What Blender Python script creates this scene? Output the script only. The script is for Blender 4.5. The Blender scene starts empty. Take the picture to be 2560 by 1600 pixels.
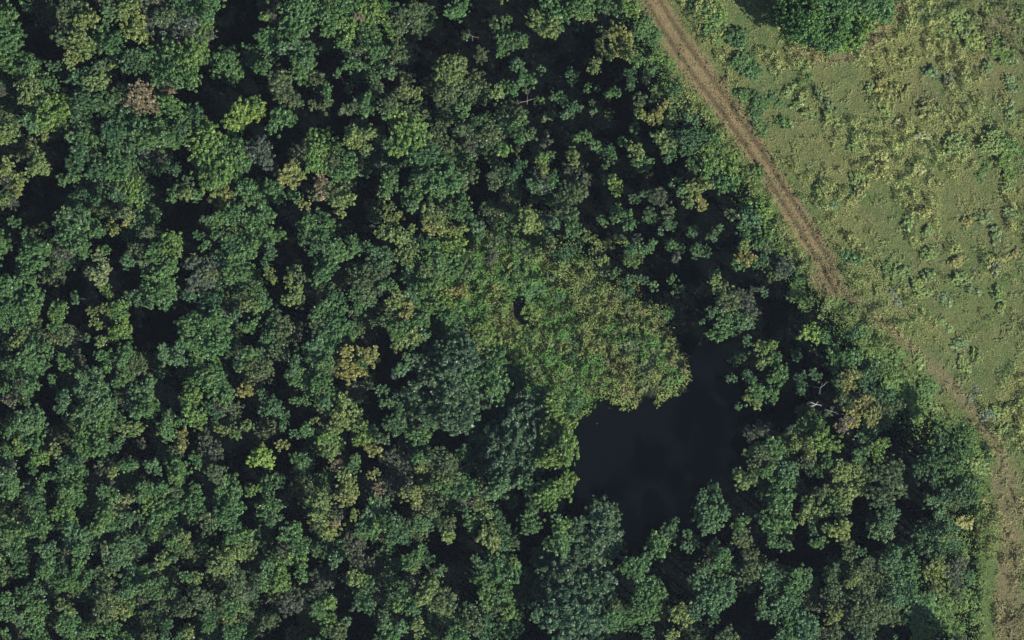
import bpy, math, random
import numpy as np
from mathutils import Vector

# ------------------------------------------------------------------ camera, world, sun, exposure
S = 0.08                      # metres per photo pixel (photo is 2560 x 1600)
CAM_H = 600.0
W = 2560 * S
sc = bpy.context.scene
R = math.radians
cam_d = bpy.data.cameras.new('camera'); cam = bpy.data.objects.new('camera', cam_d)
sc.collection.objects.link(cam); sc.camera = cam
cam.location = (0, 0, CAM_H); cam.rotation_euler = (0, 0, 0)
cam_d.sensor_width = 36; cam_d.lens = 36 * CAM_H / W
cam_d.clip_start = 10; cam_d.clip_end = 5000

SUN_EL = 40.0
SUN_AZ = 128.0                # clockwise from north (+Y): low in the south-east, shadows fall to the upper left
world = bpy.data.worlds.new('World'); sc.world = world; world.use_nodes = True
wn = world.node_tree; wn.nodes.clear()
wo = wn.nodes.new('ShaderNodeOutputWorld'); bg = wn.nodes.new('ShaderNodeBackground'); sky = wn.nodes.new('ShaderNodeTexSky')
sky.sky_type = 'NISHITA'; sky.sun_disc = False
sky.sun_elevation = R(SUN_EL); sky.sun_rotation = R(SUN_AZ)
sky.air_density = 1.0; sky.dust_density = 1.0; sky.ozone_density = 2.0
bg.inputs['Strength'].default_value = 0.07
wn.links.new(sky.outputs[0], bg.inputs['Color']); wn.links.new(bg.outputs[0], wo.inputs['Surface'])
sd = bpy.data.lights.new('sun', 'SUN'); sun = bpy.data.objects.new('sun', sd); sc.collection.objects.link(sun)
sd.energy = 4.6; sd.angle = R(0.55); sd.color = (1.0, 0.95, 0.86)
az, el = R(SUN_AZ), R(SUN_EL)
sdir = Vector((math.sin(az) * math.cos(el), math.cos(az) * math.cos(el), math.sin(el)))
sun.rotation_euler = sdir.to_track_quat('Z', 'Y').to_euler()
sun.location = sdir * 300
sc.view_settings.view_transform = 'Standard'; sc.view_settings.look = 'None'
sc.view_settings.exposure = 0.75; sc.view_settings.gamma = 1.0
sc.render.filter_size = 2.1
sc.cycles.max_bounces = 4; sc.cycles.diffuse_bounces = 2; sc.cycles.glossy_bounces = 2; sc.cycles.transmission_bounces = 3
sc.cycles.sample_clamp_indirect = 3

rng = np.random.default_rng(7); random.seed(7)

# ------------------------------------------------------------------ helpers
def world_xy(px, py, h=0.0):
    k = (CAM_H - h) / CAM_H
    return (px - 1280) * S * k, (800 - py) * S * k

def tag(o, label=None, cat=None, group=None, kind=None):
    if label: o['label'] = label
    if cat: o['category'] = cat
    if group: o['group'] = group
    if kind: o['kind'] = kind
    return o

def link(o, parent=None):
    sc.collection.objects.link(o)
    if parent is not None: o.parent = parent
    return o

def quad_mesh(name, V, col, mat, nper=4):
    """V: (n,nper,3) faces, col: (n,3) colour per face"""
    n = len(V)
    me = bpy.data.meshes.new(name)
    me.vertices.add(n * nper); me.vertices.foreach_set('co', V.reshape(-1).astype(np.float32))
    me.loops.add(n * nper); me.loops.foreach_set('vertex_index', np.arange(n * nper, dtype=np.int32))
    me.polygons.add(n)
    me.polygons.foreach_set('loop_start', np.arange(0, n * nper, nper, dtype=np.int32))
    me.polygons.foreach_set('loop_total', np.full(n, nper, dtype=np.int32))
    at = me.attributes.new('leaf_colour', 'FLOAT_COLOR', 'FACE')
    c4 = np.ones((n, 4), dtype=np.float32); c4[:, :3] = col
    at.data.foreach_set('color', c4.reshape(-1))
    me.materials.append(mat); me.update(calc_edges=True)
    return me

def py_mesh(name, verts, faces, mat, smooth=True):
    me = bpy.data.meshes.new(name); me.from_pydata([tuple(v) for v in verts], [], faces)
    me.materials.append(mat)
    if smooth: me.polygons.foreach_set('use_smooth', [True] * len(me.polygons))
    me.update(); return me

def vnoise(x, y, scale, seed):
    """smooth value noise 0..1"""
    r = np.random.default_rng(seed); G = r.random((256, 256))
    u = x / scale + 1000.37; v = y / scale + 1000.71
    i = np.floor(u).astype(int); j = np.floor(v).astype(int); fu = u - i; fv = v - j
    fu = fu * fu * (3 - 2 * fu); fv = fv * fv * (3 - 2 * fv)
    g = lambda a, b: G[a % 256, b % 256]
    return (g(i, j) * (1 - fu) + g(i + 1, j) * fu) * (1 - fv) + (g(i, j + 1) * (1 - fu) + g(i + 1, j + 1) * fu) * fv

def fbm(x, y, scale, seed, octv=4):
    s = 0; a = 1; t = 0
    for k in range(octv):
        s = s + a * vnoise(x, y, scale / 2 ** k, seed + k); t += a; a *= 0.55
    return s / t

def sdf_poly(px, py, poly):
    """signed distance (positive inside) in pixels"""
    d = np.full(px.shape, 1e18); inside = np.zeros(px.shape, bool); n = len(poly)
    for i in range(n):
        x0, y0 = poly[i]; x1, y1 = poly[(i + 1) % n]
        ex, ey = x1 - x0, y1 - y0; wx, wy = px - x0, py - y0
        t = np.clip((wx * ex + wy * ey) / (ex * ex + ey * ey), 0, 1)
        d = np.minimum(d, (wx - ex * t) ** 2 + (wy - ey * t) ** 2)
        c = ((y0 > py) != (y1 > py)) & (px < (x1 - x0) * (py - y0) / (y1 - y0 + 1e-12) + x0)
        inside ^= c
    d = np.sqrt(d); return np.where(inside, d, -d)

def wsdf(px, py, poly, amp=16):
    a = (vnoise(px, py, 42, 401) - .5) * 2 * amp + (vnoise(px, py, 13, 403) - .5) * amp
    b = (vnoise(px, py, 42, 402) - .5) * 2 * amp + (vnoise(px, py, 13, 404) - .5) * amp
    return sdf_poly(px + a, py + b, poly)

def dist_line(px, py, pts):
    d = np.full(px.shape, 1e18); w = np.zeros(px.shape)
    for i in range(len(pts) - 1):
        x0, y0, w0 = pts[i]; x1, y1, w1 = pts[i + 1]
        ex, ey = x1 - x0, y1 - y0; wx, wy = px - x0, py - y0
        t = np.clip((wx * ex + wy * ey) / (ex * ex + ey * ey), 0, 1)
        dd = np.hypot(wx - ex * t, wy - ey * t)
        w = np.where(dd < d, w0 + (w1 - w0) * t, w); d = np.minimum(d, dd)
    return d, w

# ------------------------------------------------------------------ lie of the land (photo pixels)
MEADOW = [(1540,-900),(1575,0),(1640,130),(1700,220),(1780,310),(1830,390),(1880,480),(1925,560),(1985,640),(2030,710),(2100,790),(2180,850),
          (2230,950),(2330,1040),(2420,1100),(2440,1250),(2450,1400),(2455,1600),(2470,2500),(4600,2500),(4600,-900)]
MARSH = [(1180,600),(1300,570),(1500,700),(1600,760),(1700,870),(1705,930),(1640,985),(1500,985),(1430,1030),(1350,990),(1250,900),(1130,800),(1060,740),(1050,680)]
POND = [(1385,1200),(1440,1085),(1520,1015),(1640,1010),(1715,950),(1735,880),(1790,850),(1835,900),
        (1855,1000),(1830,1100),(1850,1200),(1740,1300),(1620,1400),(1545,1330),(1500,1260),(1400,1240)]
HOLE = [(1282,742),(1312,738),(1345,748),(1340,775),(1332,815),(1305,812),(1285,790)]
TRACK = [(1560,-300,34),(1630,0,36),(1690,98,34),(1748,180,36),(1812,265,33),(1884,370,29),(1937,455,26),(1990,535,28),(2028,600,28),(2064,655,26),(2092,720,17),(2125,765,5)]
TRACK2 = [(2090,715,16),(2160,770,12),(2243,836,12),(2338,920,14),(2423,1016,16),(2507,1143,16),(2540,1270,18),(2640,1400,18)]
BROWN = [(2490,1180,14),(2500,1250,12),(2530,1345,26),(2520,1480,34),(2530,1600,42),(2550,1900,70)]
BEND = [(2030,690,12),(2075,720,22),(2110,745,18)]
FORK = [(1985,128,9),(2030,150,14),(2110,140,16),(2190,95,14),(2240,40,10),(2270,-60,10)]

# ------------------------------------------------------------------ materials
def nodes(m):
    m.use_nodes = True; nt = m.node_tree; nt.nodes.clear(); return nt, nt.nodes, nt.links

def leaf_material(name='foliage', gloss=.03, trans=.25):
    m = bpy.data.materials.new(name); nt, N, L = nodes(m)
    at = N.new('ShaderNodeAttribute'); at.attribute_name = 'leaf_colour'
    oi = N.new('ShaderNodeObjectInfo')
    mul = N.new('ShaderNodeMix'); mul.data_type = 'RGBA'; mul.blend_type = 'MULTIPLY'; mul.inputs[0].default_value = 1
    L.new(at.outputs['Color'], mul.inputs[6]); L.new(oi.outputs['Color'], mul.inputs[7])
    di = N.new('ShaderNodeBsdfDiffuse'); tr = N.new('ShaderNodeBsdfTranslucent'); gl = N.new('ShaderNodeBsdfGlossy')
    gl.inputs['Roughness'].default_value = 0.45; gl.inputs['Color'].default_value = (0.75, 0.8, 0.85, 1)
    L.new(mul.outputs[2], di.inputs['Color']); L.new(mul.outputs[2], tr.inputs['Color'])
    a = N.new('ShaderNodeMixShader'); a.inputs[0].default_value = trans
    L.new(di.outputs[0], a.inputs[1]); L.new(tr.outputs[0], a.inputs[2])
    b = N.new('ShaderNodeMixShader'); b.inputs[0].default_value = gloss
    L.new(a.outputs[0], b.inputs[1]); L.new(gl.outputs[0], b.inputs[2])
    o = N.new('ShaderNodeOutputMaterial'); L.new(b.outputs[0], o.inputs['Surface'])
    return m

def bark_material(name, c0, c1):
    m = bpy.data.materials.new(name); nt, N, L = nodes(m)
    n = N.new('ShaderNodeTexNoise'); n.inputs['Scale'].default_value = 6; n.inputs['Detail'].default_value = 5
    r = N.new('ShaderNodeValToRGB'); r.color_ramp.elements[0].color = (*c0, 1); r.color_ramp.elements[1].color = (*c1, 1)
    r.color_ramp.elements[0].position = .35; r.color_ramp.elements[1].position = .65
    tc = N.new('ShaderNodeTexCoord'); L.new(tc.outputs['Object'], n.inputs['Vector'])
    p = N.new('ShaderNodeBsdfPrincipled'); p.inputs['Roughness'].default_value = .9
    L.new(n.outputs['Fac'], r.inputs[0]); L.new(r.outputs[0], p.inputs['Base Color'])
    o = N.new('ShaderNodeOutputMaterial'); L.new(p.outputs[0], o.inputs['Surface']); return m

M_LEAF = leaf_material(); M_GRASS = leaf_material('herbage', .004, .12)
M_BARK = bark_material('bark', (.03, .024, .018), (.09, .07, .055))
M_DEAD = bark_material('bleached_wood', (.24, .23, .21), (.50, .49, .47))
M_TWIG = bark_material('dead_twigs', (.13, .10, .09), (.26, .21, .19))

def ground_material():
    m = bpy.data.materials.new('soil_and_turf'); nt, N, L = nodes(m)
    geo = N.new('ShaderNodeNewGeometry')
    def noise(scale, detail=5, rough=.6):
        n = N.new('ShaderNodeTexNoise'); n.inputs['Scale'].default_value = scale
        n.inputs['Detail'].default_value = detail; n.inputs['Roughness'].default_value = rough
        L.new(geo.outputs['Position'], n.inputs['Vector']); return n.outputs['Fac']
    def ramp(fac, stops):
        r = N.new('ShaderNodeValToRGB'); e = r.color_ramp.elements
        while len(e) < len(stops): e.new(0.5)
        for k, (p, c) in enumerate(stops): e[k].position = p; e[k].color = (*c, 1)
        L.new(fac, r.inputs[0]); return r.outputs[0]
    def mix(f, a, b):
        x = N.new('ShaderNodeMix'); x.data_type = 'RGBA'; L.new(f, x.inputs[0]); L.new(a, x.inputs[6]); L.new(b, x.inputs[7]); return x.outputs[2]
    def attr(nm):
        a = N.new('ShaderNodeAttribute'); a.attribute_name = nm; return a.outputs['Fac']
    def edge(a, nz, soft=.25, amt=.5):
        # (attribute + (noise-.5)*amt) through a smooth step
        s = N.new('ShaderNodeMath'); s.operation = 'MULTIPLY_ADD'; L.new(nz, s.inputs[0]); s.inputs[1].default_value = amt; L.new(a, s.inputs[2])
        r = N.new('ShaderNodeMapRange'); r.interpolation_type = 'SMOOTHSTEP'
        r.inputs['From Min'].default_value = .5 + amt / 2 - soft; r.inputs['From Max'].default_value = .5 + amt / 2 + soft
        L.new(s.outputs[0], r.inputs['Value']); return r.outputs['Result']
    n_big = noise(.07, 4); n_mid = noise(.6, 5, .65); n_fine = noise(3.0, 4, .7)
    floor = ramp(n_mid, [(.3, (.0018, .0030, .0030)), (.7, (.0042, .0056, .0050))])  # near-black blue-green: the shade under the trees is put into the floor colour
    turf = ramp(n_mid, [(.25, (.090, .120, .038)), (.5, (.125, .138, .050)), (.72, (.150, .142, .062))])
    green = ramp(n_mid, [(.3, (.055, .105, .036)), (.7, (.095, .140, .050))])
    turf = mix(ramp(n_big, [(.42, (0, 0, 0)), (.62, (1, 1, 1))]), turf, green)
    soil = ramp(n_fine, [(.25, (.110, .088, .046)), (.5, (.185, .138, .076)), (.75, (.245, .182, .106))])
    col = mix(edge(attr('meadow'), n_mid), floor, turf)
    col = mix(edge(attr('marsh'), n_mid), col, ramp(n_mid, [(.3, (.03, .04, .018)), (.7, (.08, .085, .04))]))
    col = mix(edge(attr('brown'), n_mid, .3, .9), col, ramp(n_mid, [(.3, (.115, .105, .052)), (.7, (.18, .152, .09))]))
    col = mix(edge(attr('track'), n_mid, .42, 1.25), col, soil)
    ruts = ramp(n_fine, [(.3, (.055, .045, .026)), (.7, (.12, .095, .055))])
    col = mix(edge(attr('rut'), n_mid, .3, .8), col, ruts)
    p = N.new('ShaderNodeBsdfPrincipled'); p.inputs['Roughness'].default_value = 1.0; p.inputs['Specular IOR Level'].default_value = 0.0
    L.new(col, p.inputs['Base Color'])
    b = N.new('ShaderNodeBump'); b.inputs['Strength'].default_value = .8; b.inputs['Distance'].default_value = .25
    L.new(n_fine, b.inputs['Height']); L.new(b.outputs[0], p.inputs['Normal'])
    o = N.new('ShaderNodeOutputMaterial'); L.new(p.outputs[0], o.inputs['Surface']); return m

def water_material():
    m = bpy.data.materials.new('dark_pond_water'); nt, N, L = nodes(m)
    geo = N.new('ShaderNodeNewGeometry')
    n = N.new('ShaderNodeTexNoise'); n.inputs['Scale'].default_value = .35; n.inputs['Detail'].default_value = 6
    L.new(geo.outputs['Position'], n.inputs['Vector'])
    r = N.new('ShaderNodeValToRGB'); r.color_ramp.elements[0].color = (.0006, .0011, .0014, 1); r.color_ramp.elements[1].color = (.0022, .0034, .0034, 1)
    L.new(n.outputs['Fac'], r.inputs[0])
    p = N.new('ShaderNodeBsdfPrincipled'); p.inputs['Roughness'].default_value = .12; p.inputs['Specular IOR Level'].default_value = .12
    L.new(r.outputs[0], p.inputs['Base Color'])
    w = N.new('ShaderNodeTexNoise'); w.inputs['Scale'].default_value = 2.5; L.new(geo.outputs['Position'], w.inputs['Vector'])
    b = N.new('ShaderNodeBump'); b.inputs['Strength'].default_value = .15; b.inputs['Distance'].default_value = .03
    L.new(w.outputs['Fac'], b.inputs['Height']); L.new(b.outputs[0], p.inputs['Normal'])
    o = N.new('ShaderNodeOutputMaterial'); L.new(p.outputs[0], o.inputs['Surface']); return m

# ------------------------------------------------------------------ ground
def ground_height(px, py):
    x = (px - 1280) * S; y = (800 - py) * S
    z = (fbm(x, y, 22, 11) - .5) * 1.2 + (fbm(x, y, 3, 21, 3) - .5) * .25
    pd = np.maximum(wsdf(px, py, POND, 10), sdf_poly(px, py, HOLE)) * S
    z = z * (1 - np.clip((pd + 6) / 6, 0, 1)) - np.clip((pd + 1.5) / 4, 0, 1) * 1.1
    td, tw = dist_line(px, py, TRACK)
    off = np.abs(td - tw * .48)
    z = z - np.exp(-(off / 7) ** 2) * .16
    return z

def axis(lo, hi, step, far):
    a = np.arange(lo, hi + 1, step); k = []; v = hi; s = step
    while v < far: s *= 1.35; v += s; k.append(v)
    l = []; v = lo; s = step
    while v > -far: s *= 1.35; v -= s; l.append(v)
    return np.array(l[::-1] + list(a) + k, float)
gx = axis(-250, 2810, 6, 40000); gy = axis(-250, 1850, 6, 40000)
PX, PY = np.meshgrid(gx, gy)
GZ = ground_height(PX, PY)
V = np.stack([(PX - 1280) * S, (800 - PY) * S, GZ], -1).reshape(-1, 3)
ny, nx = PX.shape; V0 = V[:, :2]
me = bpy.data.meshes.new('ground')
ii = (np.arange(ny - 1)[:, None] * nx + np.arange(nx - 1)[None]).reshape(-1)
F = np.stack([ii, ii + nx, ii + nx + 1, ii + 1], -1).astype(np.int32)
me.vertices.add(len(V)); me.vertices.foreach_set('co', V.reshape(-1).astype(np.float32))
me.loops.add(F.size); me.loops.foreach_set('vertex_index', F.reshape(-1))
me.polygons.add(len(F)); me.polygons.foreach_set('loop_start', np.arange(0, F.size, 4, dtype=np.int32)); me.polygons.foreach_set('loop_total', np.full(len(F), 4, dtype=np.int32))
me.polygons.foreach_set('use_smooth', np.ones(len(F), bool))
def put(nm, a):
    at = me.attributes.new(nm, 'FLOAT', 'POINT'); at.data.foreach_set('value', a.reshape(-1).astype(np.float32))
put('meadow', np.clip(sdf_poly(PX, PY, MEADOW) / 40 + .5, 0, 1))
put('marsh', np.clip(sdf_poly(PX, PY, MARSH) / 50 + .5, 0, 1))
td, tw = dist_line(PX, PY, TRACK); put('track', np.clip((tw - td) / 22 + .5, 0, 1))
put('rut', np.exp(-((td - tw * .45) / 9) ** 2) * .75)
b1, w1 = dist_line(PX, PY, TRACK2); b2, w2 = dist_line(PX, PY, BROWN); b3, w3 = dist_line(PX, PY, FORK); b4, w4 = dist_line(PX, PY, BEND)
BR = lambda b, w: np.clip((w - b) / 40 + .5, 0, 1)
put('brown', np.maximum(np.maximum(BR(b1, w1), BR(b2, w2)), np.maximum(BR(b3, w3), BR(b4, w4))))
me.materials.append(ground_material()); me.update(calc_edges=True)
g = link(bpy.data.objects.new('ground', me)); tag(g, 'rolling ground of shade-painted forest floor, olive meadow turf and a brown dirt track', kind='structure')

# pond water: one flat sheet a little below the banks
wp = []
n = len(POND)
cxp = sum(p[0] for p in POND) / n; cyp = sum(p[1] for p in POND) / n
dense = []
for i in range(n):
    a, b = POND[i], POND[(i + 1) % n]
    for t in (0, .33, .66): dense.append((a[0] + (b[0] - a[0]) * t + random.uniform(-6, 6), a[1] + (b[1] - a[1]) * t + random.uniform(-6, 6)))
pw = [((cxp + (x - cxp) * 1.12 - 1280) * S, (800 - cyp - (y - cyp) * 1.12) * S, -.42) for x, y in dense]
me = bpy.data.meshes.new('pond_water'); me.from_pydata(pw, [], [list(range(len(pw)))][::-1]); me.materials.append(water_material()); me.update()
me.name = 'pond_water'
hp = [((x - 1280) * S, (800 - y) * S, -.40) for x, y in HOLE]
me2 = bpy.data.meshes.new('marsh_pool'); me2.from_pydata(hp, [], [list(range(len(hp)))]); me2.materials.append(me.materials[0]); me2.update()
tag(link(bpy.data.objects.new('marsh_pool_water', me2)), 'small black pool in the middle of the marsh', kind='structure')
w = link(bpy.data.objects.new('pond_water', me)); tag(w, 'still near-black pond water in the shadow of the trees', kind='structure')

# ------------------------------------------------------------------ crown and bush prototypes
def unit(v): return v / (np.linalg.norm(v, axis=-1, keepdims=True) + 1e-9)

def leaf_quads(C, Nrm, size, r):
    """C centres, Nrm normals, size (n,) half sizes; irregular four-cornered leaf sprays"""
    n = len(C); t = unit(np.cross(Nrm, unit(r.normal(size=(n, 3))))); b = np.cross(Nrm, t)
    a = size * r.uniform(.75, 1.3, n); c = size * r.uniform(.5, .95, n)
    k = lambda: r.uniform(.7, 1.15, n)
    P = [C + t * (a * k())[:, None], C + b * (c * k())[:, None], C - t * (a * k())[:, None], C - b * (c * k())[:, None]]
    return np.stack(P, 1)

def crown_quads(Rc, seed, style='tree', leaf=None):
    """leaf sprays of one crown, centred over the origin, its base near z=0; returns quads, variation colour, sub-centres"""
    r = np.random.default_rng(seed)
    Hc = Rc * .95 + .5 if style != 'bush' else Rc * .75 + .15
    # large limbs
    ns = max(1, int(round((Rc / 1.15) ** 1.55))); sub = []
    if ns == 1: sub = [(0, 0, Hc * .75, Rc * .85)]
    else:
        tries = 0
        while len(sub) < ns and tries < 3000:
            tries += 1
            d = math.sqrt(r.random()) * Rc * .78; th = r.random() * 6.283
            x, y = d * math.cos(th), d * math.sin(th)
            rs = r.uniform(.8, 1.35) * (Rc ** .35)
            if all(math.hypot(x - s[0], y - s[1]) > .62 * rs for s in sub):
                z = Hc * math.sqrt(max(0, 1 - (d / Rc) ** 2 * .8)) * r.uniform(.62, 1.0)
                rs = min(rs, Rc * .8)
                sub.append((x, y, z, rs))
    lob = []
    for (x, y, z, rs) in sub:
        nl = max(7, int((19 if style != 'bush' else 24) * rs * rs / .8 * r.uniform(.75, 1.2)))
        for _ in range(nl):
            v = unit(r.normal(size=3)); v[2] = abs(v[2]) if r.random() < .8 else v[2]
            q = rs * (r.uniform(.35, 1.05) if r.random() < .8 else r.uniform(1.0, 1.4))
            lob.append((x + v[0] * q, y + v[1] * q, z + v[2] * q * .9 - .25 * rs + r.normal() * .12, r.uniform(.15, .40) * min(1.2, .8 + Rc * .08)))
    lob = np.array(lob)
    keep = r.random(len(lob)) > .08; lob = lob[keep]
    hs = leaf or .19
    C = []; NN = []; Z = []
    for (x, y, z, rl) in lob:
        k = int(max(6, 32 * (rl / .4) ** 1.7 * (.2 / hs) ** 1.5))
        v = unit(r.normal(size=(k, 3))); v[:, 2] = np.where(r.random(k) < .75, np.abs(v[:, 2]), v[:, 2])
        q = rl * r.uniform(.55, 1.12, (k, 1))
        p = np.array([x, y, z]) + v * q * np.array([1, 1, .8])
        C.append(p); NN.append(unit(v * .8 + r.normal(size=(k, 3)) * .55 + np.array([0, 0, .35]))); Z.append(np.full(k, r.normal() * .17))
    C = np.concatenate(C); NN = np.concatenate(NN); Z = np.concatenate(Z)
    C[:, 2] -= C[:, 2].min() * .5
    n = len(C); sz = hs * r.uniform(.7, 1.25, n)
    Q = leaf_quads(C, NN, sz, r)
    val = np.clip(1 + Z + r.normal(size=n) * .14, .5, 1.7); hue = r.normal(size=n) * .06 + Z * .45
    col = np.stack([val * (1 + hue), val, val * (1 - hue * .6)], -1)
    return Q, col, sub

def tube(pts, rad, k=6):
    pts = [np.array(p, float) for p in pts]; vs = []; fs = []
    for i, p in enumerate(pts):
        d = unit(pts[min(i + 1, len(pts) - 1)] - pts[max(i - 1, 0)])
        u = unit(np.cross(d, [0.3, 1, 0.2])); v = np.cross(d, u)
        for j in range(k):
            a = 2 * math.pi * j / k; vs.append(p + (u * math.cos(a) + v * math.sin(a)) * rad[i])
    for i in range(len(pts) - 1):
        for j in range(k): fs.append((i * k + j, i * k + (j + 1) % k, (i + 1) * k + (j + 1) % k, (i + 1) * k + j))
    b = len(vs); vs.append(pts[-1] + unit(pts[-1] - pts[-2]) * rad[-1]);
    for j in range(k): fs.append(((len(pts) - 1) * k + j, (len(pts) - 1) * k + (j + 1) % k, b))
    return vs, fs

def merge(parts):
    V = []; F = []
    for v, f in parts:
        b = len(V); V += list(v); F += [tuple(i + b for i in q) for q in f]
    return V, F

def trunk_mesh(Rc, sub, seed, name, stem=10.0):
    r = random.Random(seed); t = .09 + .05 * Rc; parts = []
    j = lambda s: r.uniform(-s, s)
    base = [(0, 0, -.6), (0, 0, 0), (j(.1), j(.1), stem * .3), (j(.2), j(.2), stem * .65), (j(.15), j(.15), stem * .92), (0, 0, stem)]
    parts.append(tube(base, [t * 1.7, t * 1.25, t, t * .85, t * .7, t * .6], 8))
    for (x, y, z, rs) in sub[:9]:
        z0 = stem * r.uniform(.82, .97)
        parts.append(tube([(0, 0, z0), (x * .35, y * .35, z0 + (stem + z * .5 - z0) * .5), (x * .8, y * .8, stem + z * .55), (x, y, stem + z * .85)], [t * .5, t * .38, t * .25, t * .1], 5))
    V, F = merge(parts); return py_mesh(name, V, F, M_BARK)

PROTO = {}
def protos(style, Rc, nvar, **kw):
    L = []
    for k in range(nvar):
        seed = int(Rc * 100) * 17 + k * 7 + {'tree': 1, 'soft': 2, 'bush': 3}[style]
        Q, col, sub = crown_quads(Rc, seed, style, **kw)
        e = np.percentile(np.hypot(Q[..., 0], Q[..., 1]), 96)
        L.append(dict(Q=Q, col=col, sub=sub, R=float(e), Rc=Rc, seed=seed, mesh=None, trunk=None, style=style))
    PROTO[(style, Rc)] = L
for Rc in (1.0, 1.5, 2.0, 2.6, 3.4, 4.6, 6.2): protos('tree', Rc, 5 if Rc < 3 else 3)
for Rc in (1.4, 2.2, 3.2, 4.2): protos('soft', Rc, 4, leaf=.15)
for Rc in (.9, 1.4, 2.0, 2.7): protos('bush', Rc, 5, leaf=.17)

def pick(style, r_m):
    sizes = [k[1] for k in PROTO if k[0] == style]
    Rc = min(sizes, key=lambda s: abs(math.log(r_m / (s * 1.05))))
    return random.choice(PROTO[(style, Rc)])

def proto_mesh(p):
    if p['mesh'] is None: p['mesh'] = quad_mesh('crown', p['Q'], p['col'], M_LEAF)
    return p['mesh']
def proto_trunk(p):
    if p['trunk'] is None: p['trunk'] = trunk_mesh(p['Rc'], p['sub'], p['seed'], 'trunk')
    return p['trunk']

# albedo of each kind of crown and the words for it
KIND = {
 'g': ((.080, .166, .050), 'mid green'), 'd': ((.056, .122, .044), 'deep green'), 't': ((.086, .168, .068), 'blue-green'),
 'b': ((.118, .208, .048), 'bright green'), 'y': ((.152, .212, .062), 'yellow-green'), 'Y': ((.222, .238, .072), 'golden yellow'),
 'k': ((.090, .134, .052), 'dull olive'), 'n': ((.090, .114, .070), 'grey-brown'), 'o': ((.195, .165, .095), 'orange-brown'),
 'B': ((.185, .285, .055), 'vivid lime green'), 'p': ((.180, .235, .105), 'pale green'), 'D': ((.064, .120, .056), 'dark grey-green'),
 'G': ((.082, .172, .058), 'grass green'), 'P': ((.26, .27, .12), 'pale straw'),
}
def jit(c, s=.10):
    f = 1 + random.uniform(-s, s); h = random.uniform(-.07, .07)
    return (c[0] * f * (1 + h), c[1] * f, c[2] * f * (1 - h))

def parse(txt):
    out = []; ox = oy = 0
    for line in txt.strip().splitlines():
        if line.startswith('T'): _, a, b = line.split(); ox, oy = int(a), int(b); continue
        for t in line.split(';'):
            x, y, r, k = t.split(); out.append((ox + float(x) * 10 / 3.78, oy + float(y) * 10 / 3.78, float(r) * 10 / 3.78, k))
    return out

# ------------------------------------------------------------------ labels that single each tree out
LAND = [((95,15),'the upper left corner'),((440,75),'the grey-brown feathery crown at top left'),((355,235),'the orange-brown tree at top left'),
 ((595,290),'the vivid lime tree near the top left'),((890,42),'the rust-tinged patch at the top edge'),((1120,180),'the olive tree group at top centre'),
 ((1545,105),'the golden tree in the upper shadow'),((1412,268),'the lone blue-green pair in shadow'),((1635,290),'the golden trees beside the upper track'),
 ((15,480),'the golden trees on the left edge'),((555,480),'the bright golden tree left of centre'),((800,470),'the thin rust-brown tree'),
 ((858,510),'the lone yellow tree above centre'),((1085,560),'the bright yellow tree above centre'),((1530,465),'the small lime tree in shadow'),
 ((1742,490),'the golden spiky tree by the track'),((1863,640),'the golden tree at the track gap'),((1310,700),'the marshy clearing'),
 ((245,660),'the pale speckled tree on the left'),((395,730),'the long crown left of centre'),((520,830),'the dark oval crown left of centre'),
 ((880,940),'the golden tree below the clearing left'),((1120,985),'the dark round crown at centre'),((1300,1100),'the widest grass-green crown at centre'),
 ((1600,1130),'the black pond'),((2042,1010),'the white dead tree'),((2135,1035),'the golden orange tree at right'),((2020,845),'the vivid lime tree at right'),
 ((238,1010),'the tall speckled blue-green column'),((20,1100),'the lower left edge'),((650,1140),'the lime crown at lower left'),
 ((850,1165),'the orange-brown tree low centre'),((1030,1245),'the golden tree low centre'),((800,1310),'the yellow crown at lower centre'),
 ((570,1410),'the yellow-green crown at lower left'),((310,1370),'the blue-green crowns at lower left'),((40,1570),'the lower left corner'),
 ((700,1570),'the lower edge, left of centre'),((1235,1450),'the big blue-green crown low centre'),((1445,1470),'the huge dark crown at bottom'),
 ((1700,1540),'the yellow tree at the bottom edge'),((1780,1290),'the speckled tree beside the pond'),((2040,1270),'the yellow-green crown right of the pond'),
 ((2150,1540),'the olive crown at lower right'),((2340,1230),'the deep green trees at lower right'),((2260,1430),'the blue-green crown at lower right')]
def direction(dx, dy):
    a = math.degrees(math.atan2(-dy, dx)) % 360
    return ['right of', 'up-right of', 'above', 'up-left of', 'left of', 'down-left of', 'below', 'down-right of'][int((a + 22.5) // 45) % 8]
ORD = ['nearest it', 'second nearest it', 'third nearest it', 'fourth nearest it', 'fifth nearest it', 'sixth nearest it', 'seventh nearest it', 'eighth nearest it']
def make_labels(items, noun, land, sizes):
    """items: (px,py,r,kind) -> unique label for each"""
    cand = []
    for (px, py, r, k) in items:
        far = []
        for (lx, ly), nm in land:
            d = math.hypot(px - lx, py - ly); far.append((d, direction(px - lx, py - ly) if d > 14 else 'at', nm))
        far.sort(); d, di, nm = far[0]
        adj = KIND[k[0]][1]; sz = sizes[0] if r < sizes[3] else sizes[1] if r < sizes[4] else sizes[2]
        cand.append((f'{sz} {adj} {noun} {di} {nm}', d))
    groups = {}
    for i, (t, d) in enumerate(cand): groups.setdefault(t, []).append((d, i))
    out = [None] * len(items)
    for t, L in groups.items():
        L.sort()
        for rank, (d, i) in enumerate(L):
            out[i] = t if len(L) == 1 else t + ', ' + ORD[min(rank, 7)]
    return out

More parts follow.
